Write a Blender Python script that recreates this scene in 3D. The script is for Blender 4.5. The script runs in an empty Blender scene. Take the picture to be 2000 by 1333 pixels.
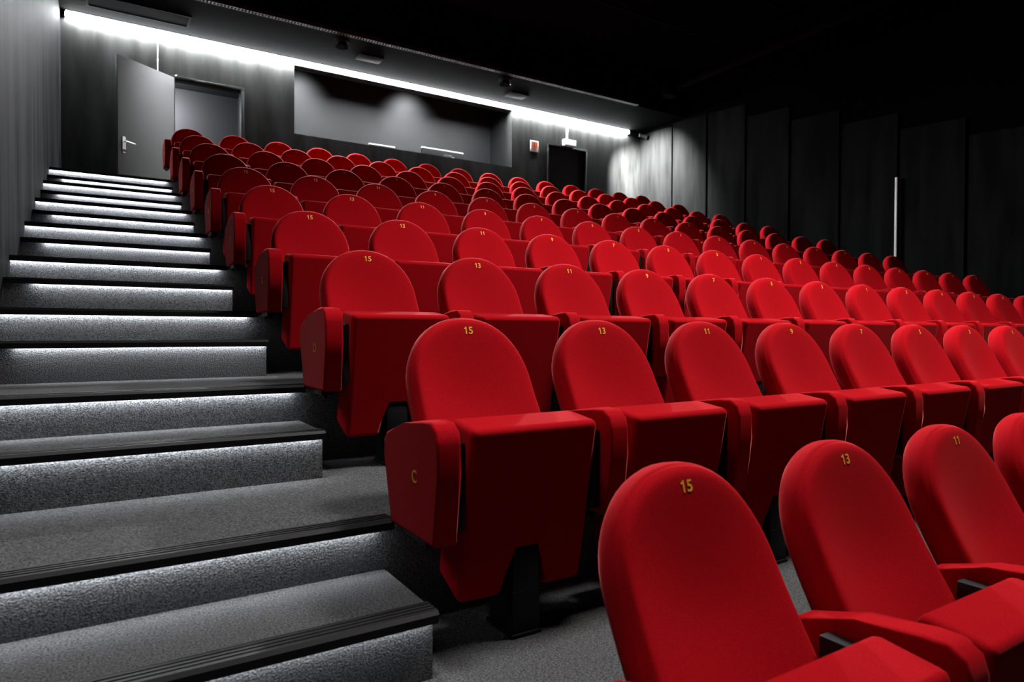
import bpy, bmesh, math, random
from mathutils import Vector, Matrix
from mathutils.bvhtree import BVHTree

# ------------------------------------------------------------------ camera, world, big lights, exposure
scene = bpy.context.scene
COL = scene.collection
F_PX, YAW, PITCH, ROLL = 1302.6, 0.5570, -0.0156, 0.0031
cam_d = bpy.data.cameras.new('camera')
cam = bpy.data.objects.new('camera', cam_d)
COL.objects.link(cam)
cam_d.sensor_width = 36.0
cam_d.lens = F_PX / 2000 * 36.0
cam_d.clip_start, cam_d.clip_end = 0.05, 60
fw = Vector((math.sin(YAW) * math.cos(PITCH), math.cos(YAW) * math.cos(PITCH), math.sin(PITCH)))
rt = Vector((math.cos(YAW), -math.sin(YAW), 0))
up = rt.cross(fw)
c, s = math.cos(ROLL), math.sin(ROLL)
rt, up = rt * c + up * s, up * c - rt * s
cam.matrix_world = Matrix((rt, up, -fw)).transposed().to_4x4()
cam_d.dof.use_dof = True
cam_d.dof.focus_distance = 3.2
cam_d.dof.aperture_fstop = 4.5
scene.camera = cam

world = bpy.data.worlds.new('world')
scene.world = world
world.use_nodes = True
world.node_tree.nodes['Background'].inputs[0].default_value = (0.6, 0.7, 0.8, 1)
world.node_tree.nodes['Background'].inputs[1].default_value = 0.0005

scene.view_settings.view_transform = 'Standard'
scene.view_settings.look = 'None'
scene.view_settings.exposure = 0.0
scene.view_settings.gamma = 1.0
scene.view_settings.use_curve_mapping = False


def lamp(name, kind, loc, target, energy, color=(1, 1, 1), **kw):
    d = bpy.data.lights.new(name, kind)
    d.energy = energy
    d.color = color
    for k, v in kw.items():
        setattr(d, k, v)
    o = bpy.data.objects.new(name, d)
    COL.objects.link(o)
    o.location = loc
    v = Vector(target) - Vector(loc)
    o.rotation_euler = v.to_track_quat('-Z', 'Y').to_euler()
    return o


# three house downlights under the main ceiling above the front rows
lamp('house_spotlight', 'SPOT', (3.9, 1.0, 5.1), (3.7, 2.3, 0.1), 2100, (1, 0.95, 0.9),
     spot_size=math.radians(93), spot_blend=1.0, shadow_soft_size=0.6)
lamp('house_spotlight', 'SPOT', (7.2, 1.0, 5.1), (6.9, 2.4, 0.1), 260, (1, 0.95, 0.9),
     spot_size=math.radians(72), spot_blend=1.0, shadow_soft_size=0.5)
lamp('house_spotlight', 'SPOT', (0.15, 1.6, 5.1), (0.0, 1.6, -0.5), 680, (1, 0.98, 0.96),
     spot_size=math.radians(44), spot_blend=1.0, shadow_soft_size=0.3)
# added spots at the two ceiling domes, thrown forward to light the seat rims
for x_l in (3.25, 6.20):
    lamp('rear_downlight', 'SPOT', (x_l, 10.22, 4.36), (x_l - 0.4, 5.2, 0.9), 2300, (0.97, 0.98, 1),
         spot_size=math.radians(112), spot_blend=1.0, shadow_soft_size=0.10)
# added lamp clear of the corner fitting; imitates the strip's gleam on the panels
lamp('wall_wash_spotlight', 'SPOT', (9.25, 10.78, 4.36), (10.5, 10.78, 3.3), 8000, (0.97, 0.99, 1),
     spot_size=math.radians(90), spot_blend=1.0, shadow_soft_size=0.05)
# two wall washers in the projection booth, one lamp in the corridor behind the open door
lamp('booth_spotlight', 'SPOT', (3.15, 11.66, 4.75), (3.12, 12.3, 3.85), 330, (0.93, 0.97, 1),
     spot_size=math.radians(84), spot_blend=1.0, shadow_soft_size=0.12)
lamp('booth_spotlight', 'SPOT', (5.28, 11.66, 4.75), (5.25, 12.3, 3.95), 330, (0.93, 0.97, 1),
     spot_size=math.radians(84), spot_blend=1.0, shadow_soft_size=0.12)
lamp('corridor_lamp', 'AREA', (0.9, 12.2, 4.0), (1.3, 12.9, 3.0), 150, (0.9, 0.93, 1), size=0.3)

# ------------------------------------------------------------------ layout numbers (metres, camera at the origin)
XL, XR = -0.415, 10.5          # side walls
YB = 11.38                     # rear wall
PITCH_Y, RISE = 0.95, 0.319    # one seating row
Y0, Z0 = 0.87, -0.864          # front edge and floor level of the row lettered C
X_SEAT, S_W = 1.028, 0.56      # first seat of a row, seat spacing
X_AISLE = 0.702                # right edge of the aisle steps
Z_TOP = Z0 + 8 * RISE          # rear landing
Z_SOF = 4.48


# ------------------------------------------------------------------ helpers
def tag(o, label=None, cat=None, group=None, kind=None):
    if label: o['label'] = label
    if cat: o['category'] = cat
    if group: o['group'] = group
    if kind: o['kind'] = kind
    return o


def empty(name, loc=(0, 0, 0), rotz=0.0):
    o = bpy.data.objects.new(name, None)
    o.empty_display_size = 0.1
    COL.objects.link(o)
    o.location = loc
    o.rotation_euler = (0, 0, rotz)
    return o


def to_mesh(name, bm, mats, sharp=35):
    bmesh.ops.recalc_face_normals(bm, faces=bm.faces)
    me = bpy.data.meshes.new(name)
    bm.to_mesh(me)
    bm.free()
    for m in (mats if isinstance(mats, (list, tuple)) else [mats]):
        me.materials.append(m)
    me.shade_smooth()
    me.set_sharp_from_angle(angle=math.radians(sharp))
    return me


def weighted(me):
    """area-weighted smooth normals, so that large flat faces stay flat between rounded edges"""
    for a in [a.name for a in me.attributes if a.name == 'sharp_edge']:
        me.attributes.remove(me.attributes[a])
    ns = [Vector((0, 0, 0)) for _ in me.vertices]
    for p in me.polygons:
        for v in p.vertices: ns[v] += p.normal * p.area
    me.normals_split_custom_set_from_vertices([n.normalized() for n in ns])
    return me


def link(name, me, parent=None, loc=(0, 0, 0)):
    o = bpy.data.objects.new(name, me)
    COL.objects.link(o)
    o.location = loc
    if parent is not None:
        o.parent = parent
    return o


def obj(name, bm, mats, parent=None, loc=(0, 0, 0), sharp=35):
    return link(name, to_mesh(name, bm, mats, sharp), parent, loc)


def box(bm, x0, x1, y0, y1, z0, z1, bevel=0.0, seg=2, mat=0):
    vs = [bm.verts.new(p) for p in ((x0, y0, z0), (x1, y0, z0), (x1, y1, z0), (x0, y1, z0),
                                    (x0, y0, z1), (x1, y0, z1), (x1, y1, z1), (x0, y1, z1))]
    fs = [bm.faces.new([vs[i] for i in q]) for q in
          ((3, 2, 1, 0), (4, 5, 6, 7), (0, 1, 5, 4), (1, 2, 6, 5), (2, 3, 7, 6), (3, 0, 4, 7))]
    for f in fs: f.material_index = mat
    if bevel:
        es = list({e for f in fs for e in f.edges})
        r = bmesh.ops.bevel(bm, geom=es, offset=bevel, segments=seg, profile=0.5, affect='EDGES')
        for f in r['faces']: f.material_index = mat
    return bm


def prism(bm, pts, axis, a, b, bevel=0.0, seg=2, mat=0):
    """closed polygon swept along an axis; pts are the two other coordinates in x,y,z order"""
    def P(p, t):
        q = list(p)
        q.insert('xyz'.index(axis), t)
        return q
    va = [bm.verts.new(P(p, a)) for p in pts]
    vb = [bm.verts.new(P(p, b)) for p in pts]
    n = len(pts)
    fs = [bm.faces.new(va[::-1]), bm.faces.new(vb)]
    fs += [bm.faces.new((va[i], va[(i + 1) % n], vb[(i + 1) % n], vb[i])) for i in range(n)]
    for f in fs: f.material_index = mat
    if bevel:
        es = list({e for f in fs for e in f.edges})
        r = bmesh.ops.bevel(bm, geom=es, offset=bevel, segments=seg, profile=0.5, affect='EDGES')
        for f in r['faces']: f.material_index = mat
    return bm


def tube(bm, p, q, r, n=16):
    p, q = Vector(p), Vector(q)
    d = (q - p)
    m = Matrix.Translation((p + q) / 2) @ d.to_track_quat('Z', 'Y').to_matrix().to_4x4()
    bmesh.ops.create_cone(bm, cap_ends=True, segments=n, radius1=r, radius2=r, depth=d.length, matrix=m)
    return bm


def text_mesh(txt, size, mat, bold=0.0, extrude=0.0004):
    """flat stitched lettering in the x-y plane, centred; the figure 1 is drawn with its flag"""
    bm = bmesh.new()
    adv = 0.56 * size
    for q, ch in enumerate(txt):
        x0 = (q - (len(txt) - 1) / 2) * adv
        if ch == '1':
            pts = [(0.0, 0.0), (0.12, 0.0), (0.12, 0.51), (0.12, 0.72), (0.03, 0.72), (0.0, 0.64), (0.0, 0.51), (-0.15, 0.49), (-0.15, 0.585)]
            vs = [bm.verts.new((x0 + (p[0] - 0.01) * size, (p[1] - 0.36) * size, 0)) for p in pts]
            for q4 in ((0, 1, 2, 6), (6, 2, 3, 5), (5, 3, 4), (7, 6, 5, 8)): bm.faces.new([vs[i] for i in q4])
            continue
        cu = bpy.data.curves.new('lettering', 'FONT')
        cu.body = ch
        cu.size = size
        cu.align_x = 'CENTER'
        cu.align_y = 'CENTER'
        cu.offset = bold
        cu.resolution_u = 4
        o = bpy.data.objects.new('lettering', cu)
        COL.objects.link(o)
        dg = bpy.context.evaluated_depsgraph_get()
        me = bpy.data.meshes.new_from_object(o.evaluated_get(dg))
        bpy.data.objects.remove(o)
        bpy.data.curves.remove(cu)
        ys = [v.co.y for v in me.vertices]
        yc = (min(ys) + max(ys)) / 2
        b2 = bmesh.new()
        b2.from_mesh(me)
        bmesh.ops.translate(b2, verts=b2.verts, vec=(x0, -yc, 0))
        tmp = bpy.data.meshes.new('tmp')
        b2.to_mesh(tmp)
        b2.free()
        bm.from_mesh(tmp)
        bpy.data.meshes.remove(tmp)
        bpy.data.meshes.remove(me)
    r = bmesh.ops.extrude_face_region(bm, geom=list(bm.faces))
    bmesh.ops.translate(bm, verts=[g for g in r['geom'] if isinstance(g, bmesh.types.BMVert)], vec=(0, 0, extrude))
    me = to_mesh('lettering', bm, mat)
    return me


# ------------------------------------------------------------------ materials
def new_mat(name):
    m = bpy.data.materials.new(name)
    m.use_nodes = True
    nt = m.node_tree
    return m, nt, nt.nodes['Principled BSDF']


def noise_mat(name, col_a, col_b, scale, rough, bump=0.0, bump_scale=None, stretch=(1, 1, 1), detail=4.0,
              metallic=0.0, sheen=0.0, sheen_tint=(1, 1, 1), spec=0.5, lo=0.35, hi=0.65, bdist=0.01):
    m, nt, b = new_mat(name)
    tc = nt.nodes.new('ShaderNodeTexCoord')
    mp = nt.nodes.new('ShaderNodeMapping')
    mp.inputs['Scale'].default_value = stretch
    no = nt.nodes.new('ShaderNodeTexNoise')
    no.inputs['Scale'].default_value = scale
    no.inputs['Detail'].default_value = detail
    rp = nt.nodes.new('ShaderNodeValToRGB')
    rp.color_ramp.elements[0].position = lo
    rp.color_ramp.elements[1].position = hi
    rp.color_ramp.elements[0].color = (*col_a, 1)
    rp.color_ramp.elements[1].color = (*col_b, 1)
    L = nt.links.new
    L(tc.outputs['Object'], mp.inputs['Vector'])
    L(mp.outputs['Vector'], no.inputs['Vector'])
    L(no.outputs['Fac'], rp.inputs['Fac'])
    L(rp.outputs['Color'], b.inputs['Base Color'])
    b.inputs['Roughness'].default_value = rough
    b.inputs['Metallic'].default_value = metallic
    b.inputs['Specular IOR Level'].default_value = spec
    b.inputs['Sheen Weight'].default_value = sheen
    b.inputs['Sheen Tint'].default_value = (*sheen_tint, 1)
    b.inputs['Sheen Roughness'].default_value = 0.28
    if bump:
        n2 = nt.nodes.new('ShaderNodeTexNoise')
        n2.inputs['Scale'].default_value = bump_scale or scale
        n2.inputs['Detail'].default_value = 3
        bp = nt.nodes.new('ShaderNodeBump')
        bp.inputs['Strength'].default_value = bump
        bp.inputs['Distance'].default_value = bdist
        L(mp.outputs['Vector'], n2.inputs['Vector'])
        L(n2.outputs['Fac'], bp.inputs['Height'])
        L(bp.outputs['Normal'], b.inputs['Normal'])
    return m


def plain(name, col, rough=0.5, metallic=0.0, spec=0.5):
    m, nt, b = new_mat(name)
    b.inputs['Base Color'].default_value = (*col, 1)
    b.inputs['Roughness'].default_value = rough
    b.inputs['Metallic'].default_value = metallic
    b.inputs['Specular IOR Level'].default_value = spec
    return m


def glow(name, col, strength):
    m, nt, b = new_mat(name)
    b.inputs['Base Color'].default_value = (0.8, 0.8, 0.8, 1)
    b.inputs['Emission Color'].default_value = (*col, 1)
    b.inputs['Emission Strength'].default_value = strength
    return m


M_RED = noise_mat('red_fabric', (0.32, 0.0025, 0.006), (0.46, 0.005, 0.0115), 420, 0.9, bump=0.12, bump_scale=700,
                  sheen=0.35, sheen_tint=(1.0, 0.22, 0.20), spec=0.04, bdist=0.002)
M_GOLD = plain('yellow_thread', (0.95, 0.50, 0.03), 0.6)
M_BLACK = plain('black_metal', (0.005, 0.005, 0.0055), 0.55, spec=0.25)
M_CARPET = noise_mat('grey_carpet', (0.026, 0.0266, 0.028), (0.135, 0.1375, 0.143), 190, 1.0, bump=0.8, bump_scale=200,
                     spec=0.05, lo=0.3, hi=0.7, bdist=0.006)
M_NOSE = plain('black_rubber', (0.008, 0.008, 0.009), 0.55, spec=0.25)
M_LED = [glow('led_light', (0.92, 0.96, 1.0), 28 + 19 * q) for q in range(9)]   # the strips dim towards the bottom of the run
M_STRIP = glow('cove_light', (0.94, 0.98, 1.0), 400)
M_STRIPF = glow('cove_light_front', (0.94, 0.98, 1.0), 110)
M_WOOD = noise_mat('black_stained_wood', (0.005, 0.0052, 0.0053), (0.038, 0.0384, 0.039), 3.0, 0.62, bump=0.08,
                   bump_scale=8, stretch=(1.3, 1.3, 0.16), detail=7, spec=0.009, bdist=0.01)
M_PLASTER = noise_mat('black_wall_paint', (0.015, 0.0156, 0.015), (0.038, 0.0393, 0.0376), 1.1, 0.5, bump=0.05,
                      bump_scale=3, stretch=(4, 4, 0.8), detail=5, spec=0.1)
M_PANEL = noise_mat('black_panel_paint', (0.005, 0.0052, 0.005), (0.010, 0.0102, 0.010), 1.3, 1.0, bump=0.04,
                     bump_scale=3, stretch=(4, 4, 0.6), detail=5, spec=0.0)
M_CEIL = noise_mat('black_ceiling_paint', (0.0022, 0.0023, 0.0023), (0.0034, 0.0035, 0.0034), 2, 0.9, spec=0.02)
M_DARK = plain('dark_cloth', (0.002, 0.002, 0.002), 1.0, spec=0.0)
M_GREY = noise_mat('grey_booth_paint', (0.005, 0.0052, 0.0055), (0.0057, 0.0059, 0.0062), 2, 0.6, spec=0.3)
M_DOOR = plain('grey_door_paint', (0.105, 0.107, 0.105), 0.6, spec=0.15)
M_DOORB = plain('black_door_paint', (0.010, 0.010, 0.011), 0.5)
M_FRAME = plain('dark_frame_paint', (0.006, 0.0062, 0.006), 0.5, spec=0.2)
M_STEEL = plain('brushed_steel', (0.72, 0.70, 0.66), 0.3, 1.0)
M_GALV = plain('galvanised_steel', (0.30, 0.31, 0.32), 0.4, 1.0)
M_WHITE = plain('white_plastic', (0.75, 0.76, 0.74), 0.5)
M_SCREEN = plain('black_plastic', (0.003, 0.003, 0.0033), 0.6, spec=0.15)
M_ORANGE = plain('orange_print', (0.75, 0.16, 0.05), 0.5)
M_INK = plain('dark_print', (0.16, 0.03, 0.02), 0.5)
M_GREEN = glow('green_sign_light', (0.75, 1.0, 0.88), 1.2)
M_VENT = plain('dark_grille', (0.010, 0.0104, 0.0106), 0.8, spec=0.05)


# ------------------------------------------------------------------ stepped floor
prof = [(-3.0, Z0 - 2 * RISE - 0.6), (-3.0, Z0 - 2 * RISE)]
for k in range(-1, 9):
    y = Y0 + PITCH_Y * k
    prof += [(y, Z0 + RISE * (k - 1)), (y, Z0 + RISE * k)]
prof += [(YB + 0.0, Z_TOP), (YB + 0.0, Z0 - 2 * RISE - 0.6)]
fl = obj('floor', prism(bmesh.new(), prof, 'x', XL, XR), M_CARPET)
tag(fl, 'stepped floor of dark grey carpet rising to the rear landing', 'floor', kind='structure')

# ------------------------------------------------------------------ side walls: one upright panel per row, front edge standing proud
def side_wall(name, x, sgn, mat_panel, depth, label):
    root = empty(name, (0, 0, 0))
    bm = bmesh.new()
    box(bm, min(x, x + sgn * 0.2), max(x, x + sgn * 0.2), -3, YB + 0.2, -2.4, 5.4)
    obj('wall_surface', bm, M_DARK, root)
    bm = bmesh.new()
    seams = [Y0 + PITCH_Y * k for k in range(-4, 11)] + [YB]
    for i in range(len(seams) - 1):
        a, b2 = seams[i], seams[i + 1]
        top = Z0 + RISE * (i - 4) + 2.70
        top = min(top, Z_SOF - 0.03)
        zb = -2.3
        # plan: near edge stands proud by depth, far edge flush
        x0 = x - sgn * (depth + 0.004)
        x1 = x - sgn * 0.004
        pts = [(x0, a), (x1, b2), (x + sgn * 0.03, b2), (x + sgn * 0.03, a)]
        lo = [bm.verts.new((p[0], p[1], zb)) for p in pts]
        hi = [bm.verts.new((p[0], p[1], top - (0.07 if j in (0, 3) else 0.0))) for j, p in enumerate(pts)]
        bm.faces.new(lo[::-1]); bm.faces.new(hi)
        for j in range(4):
            bm.faces.new((lo[j], lo[(j + 1) % 4], hi[(j + 1) % 4], hi[j]))
    p = obj('wall_panelling', bm, mat_panel, root)
    tag(root, label, 'wall', kind='structure')


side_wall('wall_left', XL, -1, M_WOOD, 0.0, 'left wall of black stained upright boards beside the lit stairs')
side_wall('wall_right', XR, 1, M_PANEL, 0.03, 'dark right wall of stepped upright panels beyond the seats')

# ------------------------------------------------------------------ rear wall with door openings and the booth opening
D1 = (0.985, 2.02, 3.86)
D2 = (7.93, 8.97, 3.875)
NI = (2.81, 7.07, 3.27, 4.405)
xs = [XL - 0.2, D1[0], D1[1], NI[0], NI[1], D2[0], D2[1], XR + 0.2]
zs = [Z_TOP - 0.3, Z_TOP, NI[2], D1[2], D2[2], NI[3], 5.4]
bm = bmesh.new()
for i in range(len(xs) - 1):
    z_lo = None
    for j in range(len(zs) - 1):
        zc = (zs[j] + zs[j + 1]) / 2
        xc = (xs[i] + xs[i + 1]) / 2
        hole = (D1[0] < xc < D1[1] and Z_TOP < zc < D1[2]) or (D2[0] < xc < D2[1] and Z_TOP < zc < D2[2]) \
            or (NI[0] < xc < NI[1] and NI[2] < zc < NI[3])
        if not hole and z_lo is None: z_lo = zs[j]
        if z_lo is not None and (hole or j == len(zs) - 2):
            box(bm, xs[i], xs[i + 1], YB, YB + 0.2, z_lo, zs[j] if hole else zs[j + 1])
            z_lo = None
rw = obj('wall_rear', bm, M_PLASTER)
tag(rw, 'black rear wall with two doorways and the projection booth opening', 'wall', kind='structure')

# booth room behind the opening and corridor behind the left door
def room(name, x0, x1, y0, y1, z0, z1, mat, label):
    t = 0.08
    for side, dims in (('rear', (x0 - t, x1 + t, y1, y1 + t, z0 - t, z1 + t)), ('left', (x0 - t, x0, y0, y1, z0 - t, z1 + t)),
                       ('right', (x1, x1 + t, y0, y1, z0 - t, z1 + t)), ('top', (x0, x1, y0, y1, z1, z1 + t)),
                       ('bottom', (x0, x1, y0, y1, z0 - t, z0))):
        bm = bmesh.new()
        box(bm, *dims)
        nm = {'top': 'ceiling', 'bottom': 'floor'}.get(side, 'wall_' + side)
        tag(obj(nm, bm, mat), f'grey {side} surface inside {label}', 'wall', kind='structure')


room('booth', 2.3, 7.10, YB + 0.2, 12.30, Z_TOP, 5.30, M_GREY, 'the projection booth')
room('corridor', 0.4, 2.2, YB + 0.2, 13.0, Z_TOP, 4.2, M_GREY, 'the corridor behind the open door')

# ------------------------------------------------------------------ ceiling: low rear soffit and high black main ceiling
bm = bmesh.new()
prism(bm, [(-3, 5.4), (10.02, 5.4), (10.02, Z_SOF), (YB + 0.2, Z_SOF), (YB + 0.2, 5.6), (-3, 5.6)], 'x', XL - 0.2, XR + 0.2)
ce = obj('ceiling', bm, M_CEIL)
tag(ce, 'black ceiling with a lower strip along the rear wall', 'ceiling', kind='structure')

# ------------------------------------------------------------------ aisle steps and their lit nosings
NOSE_H, NOSE_D = 0.028, 0.070


def nosing_parts(root, x0, x1, yr, zt, led0, led1, level):
    """black nosing on the edge (riser at yr, tread at zt) and the light strip under its lip"""
    bm = bmesh.new()
    prism(bm, [(yr - 0.022, zt - NOSE_H), (yr - 0.026, zt - 0.006), (yr - 0.018, zt + 0.003), (yr + 0.045, zt + 0.003),
               (yr + 0.045, zt - 0.004), (yr + 0.001, zt - 0.004), (yr + 0.001, zt - 0.018), (yr - 0.016, zt - 0.018),
               (yr - 0.016, zt - NOSE_H)], 'x', x0, x1)
    # fine grooves on top of the profile
    for g in range(3):
        yg = yr - 0.004 + g * 0.016
        box(bm, x0 + 0.002, x1 - 0.002, yg, yg + 0.008, zt + 0.002, zt + 0.0048)
    obj('nosing', bm, M_NOSE, root)
    bm = bmesh.new()
    box(bm, led0, led1, yr - 0.0145, yr - 0.003, zt - 0.0235, zt - 0.0185)
    tag(obj('led_strip', bm, M_LED[level], root), 'glowing white strip')


ORD = ['lowest', 'second', 'third', 'fourth', 'fifth', 'sixth', 'seventh', 'eighth', 'ninth', 'tenth']
for k in range(8):
    yr, zf = 1.495 + PITCH_Y * k, Z0 + RISE * k
    zt = -0.690 + RISE * k
    root = empty('aisle_step', (0, 0, 0))
    bm = bmesh.new()
    box(bm, XL, X_AISLE, yr, Y0 + PITCH_Y * (k + 1), zf, zt)
    obj('step_box', bm, M_CARPET, root)
    nosing_parts(root, XL + 0.002, X_AISLE + 0.006, yr, zt, XL + 0.13, X_AISLE - 0.004, k)
    tag(root, f'carpeted half step with square lit right end, {ORD[k]} of the eight up the aisle', 'step',
        'carpeted half steps in the aisle')
for k in range(1, 9):
    yr, zt = Y0 + PITCH_Y * k, Z0 + RISE * k
    root = empty('stair_nosing', (0, 0, 0))
    nosing_parts(root, XL + 0.002, X_AISLE + 0.02, yr, zt, XL + 0.006, X_AISLE - 0.03, k)
    tag(root, f'lit black nosing on the full width riser, {ORD[k-1]} of the eight from the bottom', 'step edge',
        'lit nosings on the platform risers')

# ------------------------------------------------------------------ cinema seats
# local frame: x across, -y towards the screen, z up from the row floor, origin under the seat number
A0, A1, H = math.radians(30), math.radians(15), 0.570
BY, BZ = -0.262, 0.405


def lean(l):
    t = min(1, max(0, (l / H - 0.45) / 0.55))
    return A0 + (A1 - A0) * t


def spine(l):
    """front surface line of the backrest at length l: y, z, lean"""
    n = 24
    y, z = BY, BZ
    dl = l / n
    for i in range(n):
        a = lean((i + 0.5) * dl)
        y += math.sin(a) * dl
        z += math.cos(a) * dl
    return y, z, lean(l)


def sm(a, b, v):
    t = min(1, max(0, (v - a) / (b - a)))
    return t * t * (3 - 2 * t)

def hollow(x, l):
    return 0.034 * max(0, 1 - (x / 0.20) ** 2) ** 1.2 * (1 - sm(0.22, 0.55, l)) * sm(-0.30, 0.10, l)


def backrest_mesh():
    lc, w0, w1 = 0.335, 0.226, 0.217
    out = []
    for i in range(7): out.append((-(w0 + (w1 - w0) * (i / 7)), lc * i / 7))
    na = 26
    for i in range(na + 1):
        t = math.pi * i / na
        cx, sx = math.cos(t), math.sin(t)
        e = 2 / 2.15
        out.append((-w1 * math.copysign(abs(cx) ** e, cx), lc + (H - lc) * abs(sx) ** e))
    for i in range(6, -1, -1): out.append((w0 + (w1 - w0) * (i / 7), lc * i / 7))
    for x in (0.15, 0.075, 0, -0.075, -0.15): out.append((x, 0.0))
    cl = 0.27

    rings = [(0.4, 0.100), (0.75, 0.100), (0.88, 0.096), (0.955, 0.086), (0.985, 0.072), (1.0, 0.058), (0.998, 0.042),
             (0.990, 0.0290), (0.980, 0.0215), (0.972, 0.0195), (0.966, 0.0150), (0.95, 0.0090), (0.93, 0.0042), (0.91, 0.0015), (0.88, 0.0),
             (0.8, 0.0), (0.7, 0.0), (0.6, 0.0), (0.5, 0.0), (0.38, 0.0), (0.25, 0.0), (0.12, 0.0)]
    bm = bmesh.new()

    def V(x, l, d):
        y, z, a = spine(l)
        return bm.verts.new((x, y + d * math.cos(a), z - d * math.sin(a)))

    loops = []
    for r, (t, d) in enumerate(rings):
        lp = []
        for (x, l) in out:
            xx, ll = x * t, cl + (l - cl) * t
            dd = d + (hollow(xx, ll) if r >= 11 else 0)
            lp.append(V(xx, ll, dd))
        loops.append(lp)
    n = len(out)
    for q, (a, b2) in enumerate(zip(loops, loops[1:])):
        for i in range(n):
            f = bm.faces.new((a[i], a[(i + 1) % n], b2[(i + 1) % n], b2[i]))
            if q < 2: f.material_index = 1          # black shell on the rear
    bm.faces.new(loops[0]).material_index = 1
    cf = V(0, cl, hollow(0, cl))
    for i in range(n):
        bm.faces.new((loops[-1][i], loops[-1][(i + 1) % n], cf))
    return to_mesh('backrest', bm, [M_RED, M_SCREEN], sharp=60)


def cushion_mesh():
    w = 0.207
    fr = [(-w, .118), (-.064, .118), (-.056, .278), (.056, .278), (.064, .118), (w, .118), (w, .606), (-w, .606)]
    rr = [(-w, .175), (-.064, .175), (-.056, .278), (.056, .278), (.064, .175), (w, .175), (w, .624), (-w, .624)]
    bm = bmesh.new()
    vf = [bm.verts.new((x, -0.447 + (0.606 - z) * 0.18, z)) for x, z in fr]
    vr = [bm.verts.new((x, -0.305 + (0.624 - z) * 0.17, z)) for x, z in rr]
    n = len(fr)
    bm.faces.new(vf); bm.faces.new(vr[::-1])
    for i in range(n):
        bm.faces.new((vf[i], vr[i], vr[(i + 1) % n], vf[(i + 1) % n]))
    top = [e for e in bm.edges if all(v.co.z > 0.6 for v in e.verts)]
    rest = [e for e in bm.edges if e not in top]
    bmesh.ops.bevel(bm, geom=list(bm.edges), offset=0.020, segments=4, profile=0.5, affect='EDGES', clamp_overlap=True)
    return weighted(to_mesh('seat', bm, M_RED, sharp=180))


ARM = [(-.432, .315), (-.452, .50), (-.454, .575), (-.444, .610), (-.415, .630), (-.37, .631), (-.24, .610), (-.112, .570),
       (-.092, .545), (-.098, .50), (-.145, .315)]


def arm_mesh():
    bm = bmesh.new()
    prism(bm, ARM, 'x', -0.0345, 0.0345)
    es = [e for e in bm.edges if abs(abs(e.verts[0].co.x) - 0.0345) < 1e-6 and abs(e.verts[0].co.x - e.verts[1].co.x) < 1e-6]
    bmesh.ops.bevel(bm, geom=es, offset=0.009, segments=3, profile=0.5, affect='EDGES')
    return weighted(to_mesh('armrest', bm, M_RED, sharp=180))


def pedestal_mesh():
    bm = bmesh.new()
    box(bm, -.050, .050, -.385, -.235, 0, .012, 0.003)
    box(bm, -.047, .047, -.380, -.250, 0.010, .13, 0.004)
    box(bm, -.044, .044, -.378, -.290, .12, .262, 0.004)
    box(bm, -.040, .040, -.300, -.14, .20, .262, 0.004)
    box(bm, -.040, .040, -.200, -.135, .25, .37, 0.004)
    return to_mesh('pedestal', bm, M_BLACK)


def beam_mesh():
    bm = bmesh.new()
    box(bm, -.244, .279, -.195, -.135, .345, .405, 0.004)
    box(bm, -.10, -.06, -.20, -.17, .40, .50, 0.003)
    box(bm, .06, .10, -.20, -.17, .40, .50, 0.003)
    return to_mesh('support_beam', bm, M_BLACK)


def gap_shadow_mesh():  # black block fills the gap beside the armrest to imitate its shadow
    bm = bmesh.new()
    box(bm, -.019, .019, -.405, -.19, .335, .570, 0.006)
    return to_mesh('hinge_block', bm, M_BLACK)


def bracket_mesh():
    bm = bmesh.new()
    box(bm, -.022, .022, -.36, -.19, .294, .318, 0.003)
    tube(bm, (0, -.33, .282), (0, -.33, .296), 0.008, 10)
    tube(bm, (0, -.22, .282), (0, -.22, .296), 0.008, 10)
    return to_mesh('armrest_bracket', bm, M_BLACK)


ME_BACK, ME_SEAT, ME_ARM = backrest_mesh(), cushion_mesh(), arm_mesh()
ME_PED, ME_BEAM, ME_BRK, ME_GAP = pedestal_mesh(), beam_mesh(), bracket_mesh(), gap_shadow_mesh()
SEAT_NO = [15, 13, 11, 9, 7, 5, 3, 1, 2, 4, 6, 8, 10, 12, 14]
ME_NO = {n: text_mesh(str(n), 0.034, M_GOLD, bold=0.0006) for n in SEAT_NO}
ROWS = 'BCDEFGHIJK'
ME_LET = {r: text_mesh(r, 0.048, M_GOLD, bold=0.0004) for r in ROWS[1:]}
# where the number sits on the backrest
LN = 0.0
while spine(LN)[1] < 0.864: LN += 0.002
ny, nz, na_ = spine(LN)
bvh = BVHTree.FromPolygons([v.co for v in ME_BACK.vertices], [p.vertices for p in ME_BACK.polygons])
hit, hn, _i, _d = bvh.ray_cast(Vector((0, ny - 0.3, nz)), Vector((0, 1, 0)))
hit2 = bvh.ray_cast(Vector((0, ny - 0.3, nz + 0.02)), Vector((0, 1, 0)))[0]
hit3 = bvh.ray_cast(Vector((0, ny - 0.3, nz - 0.02)), Vector((0, 1, 0)))[0]
na_ = math.atan2(hit2.y - hit3.y, hit2.z - hit3.z)
NO_LOC = (0.0, hit.y - 0.0006 * math.cos(na_), hit.z + 0.0006 * math.sin(na_))
NO_ROT = (math.pi / 2 - na_, 0, 0)
OFF_Y = -ny                       # puts the number at local y = 0

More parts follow.
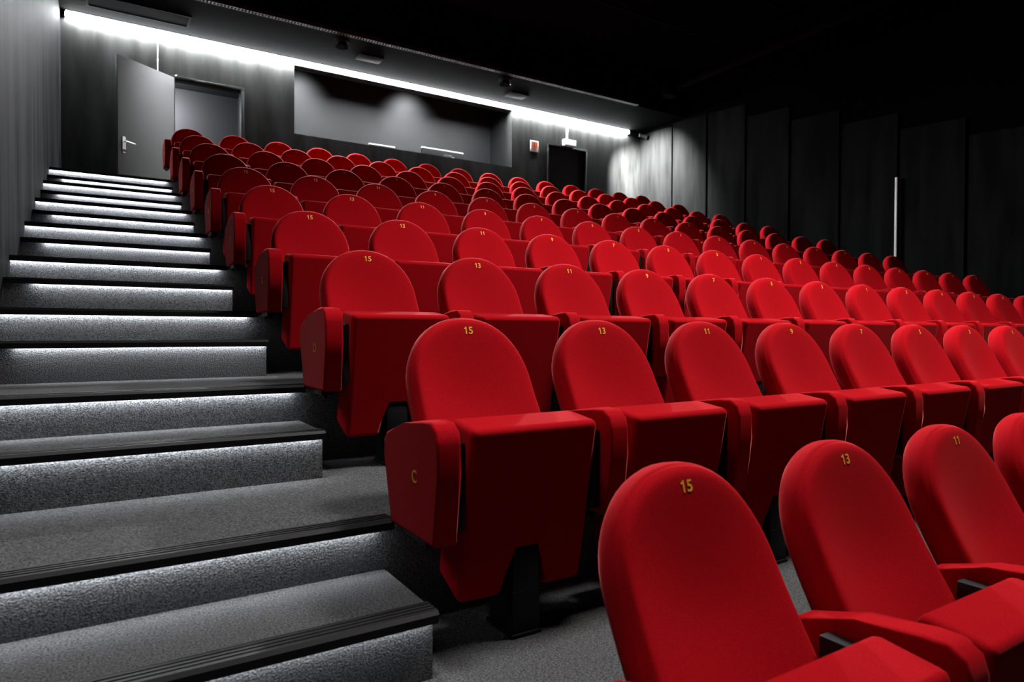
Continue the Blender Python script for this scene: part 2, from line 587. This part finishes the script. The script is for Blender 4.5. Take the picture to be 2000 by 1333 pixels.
POS = ['first', 'second', 'third', 'fourth', 'fifth', 'sixth', 'seventh', 'eighth', 'ninth', 'tenth', 'eleventh',
       'twelfth', 'thirteenth', 'fourteenth', 'fifteenth']
ROWTXT = {'B': 'front row', 'C': 'second row, lettered C', 'D': 'third row, lettered D', 'E': 'fourth row, lettered E'}
for i, r in enumerate(ROWS):
    if r not in ROWTXT:
        ROWTXT[r] = ['', '', '', '', 'fifth row up', 'sixth row up', 'seventh row up', 'eighth row up', 'ninth row up',
                     'rearmost row'][i]
N_IN_ROW = {'B': 5, 'C': 10, 'D': 14}


def seat_part(name, me, parent, loc=(0, 0, 0), rot=(0, 0, 0)):
    o = link(name, me, parent, loc)
    o.rotation_euler = rot
    return o


for i, r in enumerate(ROWS):
    kfloor = i - 1
    for j in range(N_IN_ROW.get(r, 15)):
        n = SEAT_NO[j]
        root = empty('cinema_seat', (X_SEAT + S_W * j, 0.97 + PITCH_Y * i + OFF_Y, Z0 + RISE * kfloor))
        if j == 0: w = 'at the aisle end of'
        elif j == 14: w = 'at the far end of'
        else: w = f'{POS[j]} from the aisle in'
        tag(root, f'red folding cinema seat numbered {n}, {w} the {ROWTXT[r]}', 'cinema seat',
            f'red cinema seats in the {ROWTXT[r]}')
        bk = seat_part('backrest', ME_BACK, root)
        tag(seat_part('seat_number', ME_NO[n], bk, NO_LOC, NO_ROT), 'yellow number')
        seat_part('seat', ME_SEAT, root)
        seat_part('pedestal', ME_PED, root)
        seat_part('support_beam', ME_BEAM, root)
        seat_part('hinge_block', ME_GAP, root, (-0.2265, 0, 0))
        seat_part('hinge_block', ME_GAP, root, (0.2265, 0, 0))
        if j == 0:
            a = seat_part('armrest', ME_ARM, root, (-S_W / 2, 0, 0))
            if r in ME_LET:
                tag(seat_part('row_letter', ME_LET[r], a, (-0.0347, -0.285 - OFF_Y + 0.0, 0.476), (math.pi / 2, 0, -math.pi / 2)), 'yellow letter')
            seat_part('armrest_bracket', ME_BRK, root, (-S_W / 2, 0, 0))
        seat_part('armrest', ME_ARM, root, (S_W / 2, 0, 0))
        seat_part('armrest_bracket', ME_BRK, root, (S_W / 2, 0, 0))

# ------------------------------------------------------------------ long light along the top of the rear wall
root = empty('linear_light', (4.86, YB - 0.05, Z_SOF - 0.002))
bm = bmesh.new()
box(bm, -5.25, 5.25, -0.03, 0.048, -0.02, 0.0)
for x in (-5.235, 5.25): box(bm, x, x + 0.02, -0.034, 0.048, -0.085, 0.0)
obj('housing', bm, M_BLACK, root)
bm = bmesh.new()
box(bm, -5.20, 5.245, -0.022, 0.03, -0.064, -0.022)
obj('diffuser', bm, M_STRIP, root)
bm = bmesh.new()
box(bm, -5.20, 5.245, -0.030, -0.024, -0.066, -0.003)
tag(obj('front_cover', bm, M_STRIPF, root), 'softer glowing front cover')
tag(root, 'long glowing white linear light along the top of the rear wall', 'light')

# ------------------------------------------------------------------ doors
def door_frame(x0, x1, zt, mat, root, ox, w=0.045):
    bm = bmesh.new()
    for a, b2 in ((x0 - 0.005, x0 + w), (x1 - w, x1 + 0.005)):
        box(bm, a - ox, b2 - ox, YB - 0.012 - YB, 0.16, 0, zt - Z_TOP + 0.0, 0.003)
    box(bm, x0 - 0.005 - ox, x1 + 0.005 - ox, -0.012, 0.16, zt - w - Z_TOP, zt + 0.005 - Z_TOP, 0.003)
    return obj('door_frame', bm, mat, root)


d1 = empty('door_1', (D1[0] + 0.02, YB, Z_TOP))
tag(d1, 'grey door standing open into the hall, above the top of the stairs', 'door', kind='structure')
door_frame(D1[0], D1[1], D1[2], M_FRAME, d1, D1[0] + 0.02)
leaf = empty('door_leaf')
leaf.parent = d1
leaf.location = (0.0, -0.03, 0)
leaf.rotation_euler = (0, 0, math.radians(-144.0))
LW = 0.93
bm = bmesh.new()
box(bm, 0.0, LW, -0.022, 0.022, 0.008, D1[2] - Z_TOP - 0.04, 0.004)
obj('door_panel', bm, M_DOOR, leaf)
bm = bmesh.new()
for sy in (1, -1):
    prism(bm, [(LW - 0.09 + 0.026 * math.cos(t), 0.90 + (0.09 if math.sin(t) >= 0 else -0.09) + 0.026 * math.sin(t)) for t in
               [math.pi * 2 * q / 20 for q in range(20)]], 'y', sy * 0.022, sy * 0.030)
    tube(bm, (LW - 0.09, sy * 0.028, 0.94), (LW - 0.09, sy * 0.078, 0.94), 0.010)
    tube(bm, (LW - 0.085, sy * 0.072, 0.94), (LW - 0.225, sy * 0.072, 0.935), 0.0095)
    bmesh.ops.create_uvsphere(bm, u_segments=12, v_segments=8, radius=0.0095, matrix=Matrix.Translation((LW - 0.225, sy * 0.072, 0.935)))
tag(obj('door_handle', bm, M_STEEL, leaf), 'steel lever handle on a long back plate')
bm = bmesh.new()
box(bm, LW - 0.115, LW - 0.065, 0.0301, 0.0315, 0.80, 0.835)
tag(obj('keyhole', bm, M_BLACK, leaf), 'black keyhole')
# closer rail and arm above the doorway
bm = bmesh.new()
box(bm, 0.30, 0.72, -0.05, -0.02, D1[2] - Z_TOP - 0.035, D1[2] - Z_TOP - 0.012, 0.002)
prism(bm, [(0.02, -0.10), (0.04, -0.12), (0.42, -0.05), (0.41, -0.03)], 'z', D1[2] - Z_TOP - 0.034, D1[2] - Z_TOP - 0.018)
tag(obj('door_closer', bm, M_STEEL, d1), 'pale metal closer arm')

d2 = empty('door_2', (D2[0], YB, Z_TOP))
tag(d2, 'closed black exit door in the rear wall below the lit sign', 'door', kind='structure')
door_frame(D2[0], D2[1], D2[2], M_FRAME, d2, D2[0], 0.03)
bm = bmesh.new()
box(bm, 0.03, D2[1] - D2[0] - 0.03, 0.09, 0.135, 0.005, D2[2] - Z_TOP - 0.03)
obj('door_panel', bm, M_DOORB, d2)

# ------------------------------------------------------------------ things on the rear wall
root = empty('exit_sign', (8.46, YB, 3.885))
bm = bmesh.new()
box(bm, -0.15, 0.15, -0.10, -0.0, 0.0, 0.13, 0.006)
obj('sign_body', bm, M_WHITE, root)
bm = bmesh.new()
box(bm, -0.135, 0.135, -0.1035, -0.1005, 0.012, 0.118)
obj('sign_face', bm, M_GREEN, root)
tag(root, 'white lit exit sign box over the black door', 'sign')
bm = bmesh.new()
box(bm, 8.405, 8.455, YB - 0.022, YB, 4.015, Z_SOF - 0.07, 0.004)
tag(obj('cable_conduit', bm, M_WHITE), 'wide white cable conduit rising from the exit sign to the ceiling light', 'conduit')
bm = bmesh.new()
tube(bm, (0.80, YB - 0.008, 3.2), (0.80, YB - 0.008, Z_SOF - 0.06), 0.0075, 10)
box(bm, 0.788, 0.812, YB - 0.02, YB, 4.04, 4.06)
tag(obj('cable_conduit', bm, M_WHITE), 'thin pale cable conduit on the rear wall above the open grey door', 'conduit')

root = empty('fire_notice', (7.605, YB, 3.655))
bm = bmesh.new()
box(bm, -0.098, 0.098, -0.012, 0, 0.0, 0.225, 0.002)
obj('notice_board', bm, M_WHITE, root)
bm = bmesh.new()
box(bm, -0.078, 0.078, -0.0135, -0.012, 0.075, 0.205)
obj('orange_field', bm, M_ORANGE, root)
bm = bmesh.new()
for a, b2, c0, c1 in ((-0.068, -0.054, 0.085, 0.195), (-0.012, 0.012, 0.095, 0.185), (0.05, 0.060, 0.10, 0.18), (-0.07, 0.07, 0.055, 0.068),
                      (-0.03, -0.015, 0.10, 0.12), (0.012, 0.03, 0.092, 0.104), (-0.03, -0.012, 0.165, 0.176), (-0.008, 0.008, 0.03, 0.055)):
    box(bm, a, b2, -0.0148, -0.0134, c0, c1)
obj('printed_symbol', bm, M_INK, root)
tag(root, 'white and orange fire notice on the rear wall left of the black door', 'sign')

# projection booth: desk, two monitors, connector box
bm = bmesh.new()
box(bm, 3.6, 6.7, YB + 0.21, YB + 0.75, 3.02, 3.06, 0.004)
for x in (3.65, 6.60): box(bm, x, x + 0.05, YB + 0.25, YB + 0.70, Z_TOP, 3.02)
tag(obj('booth_desk', bm, M_FRAME), 'dark desk inside the projection booth behind the sill', 'desk')


def monitor(x0, x1, y, zt, h, label):
    root = empty('monitor', ((x0 + x1) / 2, y, 3.06))
    w = (x1 - x0) / 2
    bm = bmesh.new()
    box(bm, -w, w, -0.025, 0.025, zt - 3.06 - h, zt - 3.06 - 0.022, 0.003)
    obj('casing', bm, M_SCREEN, root)
    bm = bmesh.new()
    box(bm, -w - 0.002, w + 0.002, -0.027, 0.027, zt - 3.06 - 0.024, zt - 3.06, 0.002)
    tag(obj('top_edge', bm, M_WHITE, root), 'white top edge')  # white colour stands in for the ceiling strip's light on the edge
    bm = bmesh.new()
    box(bm, -0.14, 0.14, -0.08, 0.08, 0.0, 0.012, 0.003)
    box(bm, -0.03, 0.03, -0.02, 0.02, 0.0, zt - 3.06 - h + 0.03)
    obj('stand', bm, M_SCREEN, root)
    tag(root, label, 'monitor', 'monitors in the projection booth')


monitor(5.235, 6.11, YB + 0.28, 3.475, 0.33, 'larger black monitor with white top edge on the booth sill, right')
monitor(4.20, 4.69, YB + 0.28, 3.385, 0.22, 'low monitor with only its white top edge above the booth sill, left')
root = empty('connector_box', (5.68, YB + 0.06, NI[2]))
bm = bmesh.new()
box(bm, -0.09, 0.07, -0.02, 0.04, 0, 0.055, 0.004)
for q in range(6): box(bm, -0.085 + q * 0.026, -0.072 + q * 0.026, -0.026, -0.018, 0.008, 0.05)
obj('housing', bm, M_GALV, root)
bm = bmesh.new()
box(bm, 0.075, 0.13, -0.02, 0.03, 0, 0.03, 0.01)
tag(obj('plug', bm, M_WHITE, root), 'white plug')
tag(root, 'small ribbed grey connector box on the booth sill before the monitor', 'box')

# ------------------------------------------------------------------ right wall fittings
root = empty('wall_spotlight', (XR - 0.02, 11.18, 4.33))
bm = bmesh.new()
tube(bm, (-0.20, -0.02, 0.03), (-0.06, -0.10, -0.01), 0.045, 18)
box(bm, -0.09, 0.015, -0.10, -0.06, -0.06, 0.02, 0.006)
obj('lamp_body', bm, M_SCREEN, root)
bm = bmesh.new()
tube(bm, (-0.212, -0.013, 0.033), (-0.198, -0.021, 0.0295), 0.038, 18)
obj('lens', bm, M_STEEL, root)
tag(root, 'small black spotlight high in the right rear corner', 'spotlight')
bm = bmesh.new()
box(bm, XR - 0.085, XR - 0.05, 5.585, 5.62, 0.9, 2.37, 0.003)
tag(obj('corner_trim', bm, M_WHITE), 'thin pale upright metal strip on the dark right wall', 'trim')

# ------------------------------------------------------------------ soffit and ceiling fittings
root = empty('ceiling_grille', (0.54, 10.77, Z_SOF))
bm = bmesh.new()
for a in ((-0.64, 0.64, -0.20, -0.17), (-0.64, 0.64, 0.17, 0.20), (-0.64, -0.61, -0.17, 0.17), (0.61, 0.64, -0.17, 0.17)):
    box(bm, *a, -0.02, 0.0)
obj('grille_frame', bm, M_VENT, root)
bm = bmesh.new()
for q in range(16): box(bm, -0.61, 0.61, -0.165 + q * 0.021, -0.155 + q * 0.021, -0.014, -0.002)
obj('grille_slats', bm, M_VENT, root)
tag(root, 'long dark rectangular air grille in the low ceiling above the stairs', 'vent')
for (x, y, w, d, lab) in ((6.80, 10.78, 0.20, 0.13, 'small dark square ceiling grille above the right end of the booth opening'),
                          (3.84, 10.62, 0.20, 0.13, 'faint dark square ceiling grille above the left end of the booth opening')):
    bm = bmesh.new()
    box(bm, x - w, x + w, y - d, y + d, Z_SOF - 0.02, Z_SOF, 0.004)
    tag(obj('ceiling_grille', bm, M_VENT), lab, 'vent', 'square ceiling grilles')
for (x, lab) in ((3.25, 'dark round downlight in the low ceiling above the left end of the booth opening'),
                 (6.20, 'dark round downlight in the low ceiling above the right end of the booth opening')):
    root = empty('ceiling_downlight', (x, 10.22, Z_SOF))  # plain dark dome; the lamp at it is added for the seat rims
    bm = bmesh.new()
    tube(bm, (0, 0, -0.03), (0, 0, 0), 0.12, 28)
    obj('base', bm, M_VENT, root)
    bm = bmesh.new()
    bmesh.ops.create_cone(bm, cap_ends=False, segments=28, radius1=0.10, radius2=0.07, depth=0.07,
                          matrix=Matrix.Translation((0, 0, -0.065)))
    obj('shade', bm, M_SCREEN, root)
    tag(root, lab, 'ceiling light', 'round downlights in the low ceiling')

# perforated cable tray along the front edge of the low ceiling
root = empty('cable_tray', (1.0, 9.98, Z_SOF - 0.01))
bm = bmesh.new()
Lt = 8.1
box(bm, 0, Lt, -0.055, -0.050, 0.0, 0.06)
box(bm, 0, Lt, 0.030, 0.035, 0.0, 0.06)
obj('side_rail', bm, M_GALV, root)
bm = bmesh.new()
q = 0.0
while q < Lt:
    box(bm, q, q + 0.022, -0.052, 0.032, -0.002, 0.003)
    q += 0.045
box(bm, 0, Lt, -0.052, -0.040, -0.002, 0.003)
box(bm, 0, Lt, 0.020, 0.032, -0.002, 0.003)
obj('perforated_base', bm, M_GALV, root)
tag(root, 'perforated metal cable tray along the edge of the low ceiling', 'cable tray')
# side tray under the main ceiling on the right
root = empty('cable_tray', (10.05, 4.0, 4.93))
bm = bmesh.new()
box(bm, -0.09, 0.09, 0, 6.0, -0.003, 0.002)
box(bm, -0.09, -0.085, 0, 6.0, 0, 0.07)
box(bm, 0.085, 0.09, 0, 6.0, 0, 0.07)
obj('tray_body', bm, M_VENT, root)
bm = bmesh.new()
for y in (0.8, 2.4, 4.0, 5.6):
    tube(bm, (-0.08, y, 0.05), (-0.08, y, 0.47), 0.006, 8)
    tube(bm, (0.08, y, 0.05), (0.08, y, 0.47), 0.006, 8)
obj('hanger', bm, M_VENT, root)
tag(root, 'dark cable tray running towards the screen high on the right', 'cable tray')
root = empty('ceiling_loudspeaker', (9.75, 9.75, 4.80))
bm = bmesh.new()
box(bm, -0.14, 0.14, -0.10, 0.10, -0.10, 0.12, 0.01)
obj('cabinet', bm, M_VENT, root)
bm = bmesh.new()
tube(bm, (0, 0, 0.11), (0, 0, 0.60), 0.012, 10)
obj('bracket', bm, M_BLACK, root)
tag(root, 'small dark loudspeaker box hung in the right rear ceiling corner', 'loudspeaker')
for q, y in enumerate((4.2, 5.6, 7.0, 8.4)):
    root = empty('ceiling_rail', (5.0, y, 5.28))
    bm = bmesh.new()
    tube(bm, (-5.0, 0, 0), (5.0, 0, 0), 0.024, 12)
    obj('pipe', bm, M_VENT, root)
    bm = bmesh.new()
    for x in (-4, -1.4, 1.4, 4): tube(bm, (x, 0, 0), (x, 0, 0.12), 0.01, 8)
    obj('hanger', bm, M_BLACK, root)
    tag(root, f'thin dark pipe across the black ceiling, {ORD[q] if q else "nearest"} {"of four" if not q else "one"} from the screen side', 'pipe',
        'dark pipes under the black ceiling')
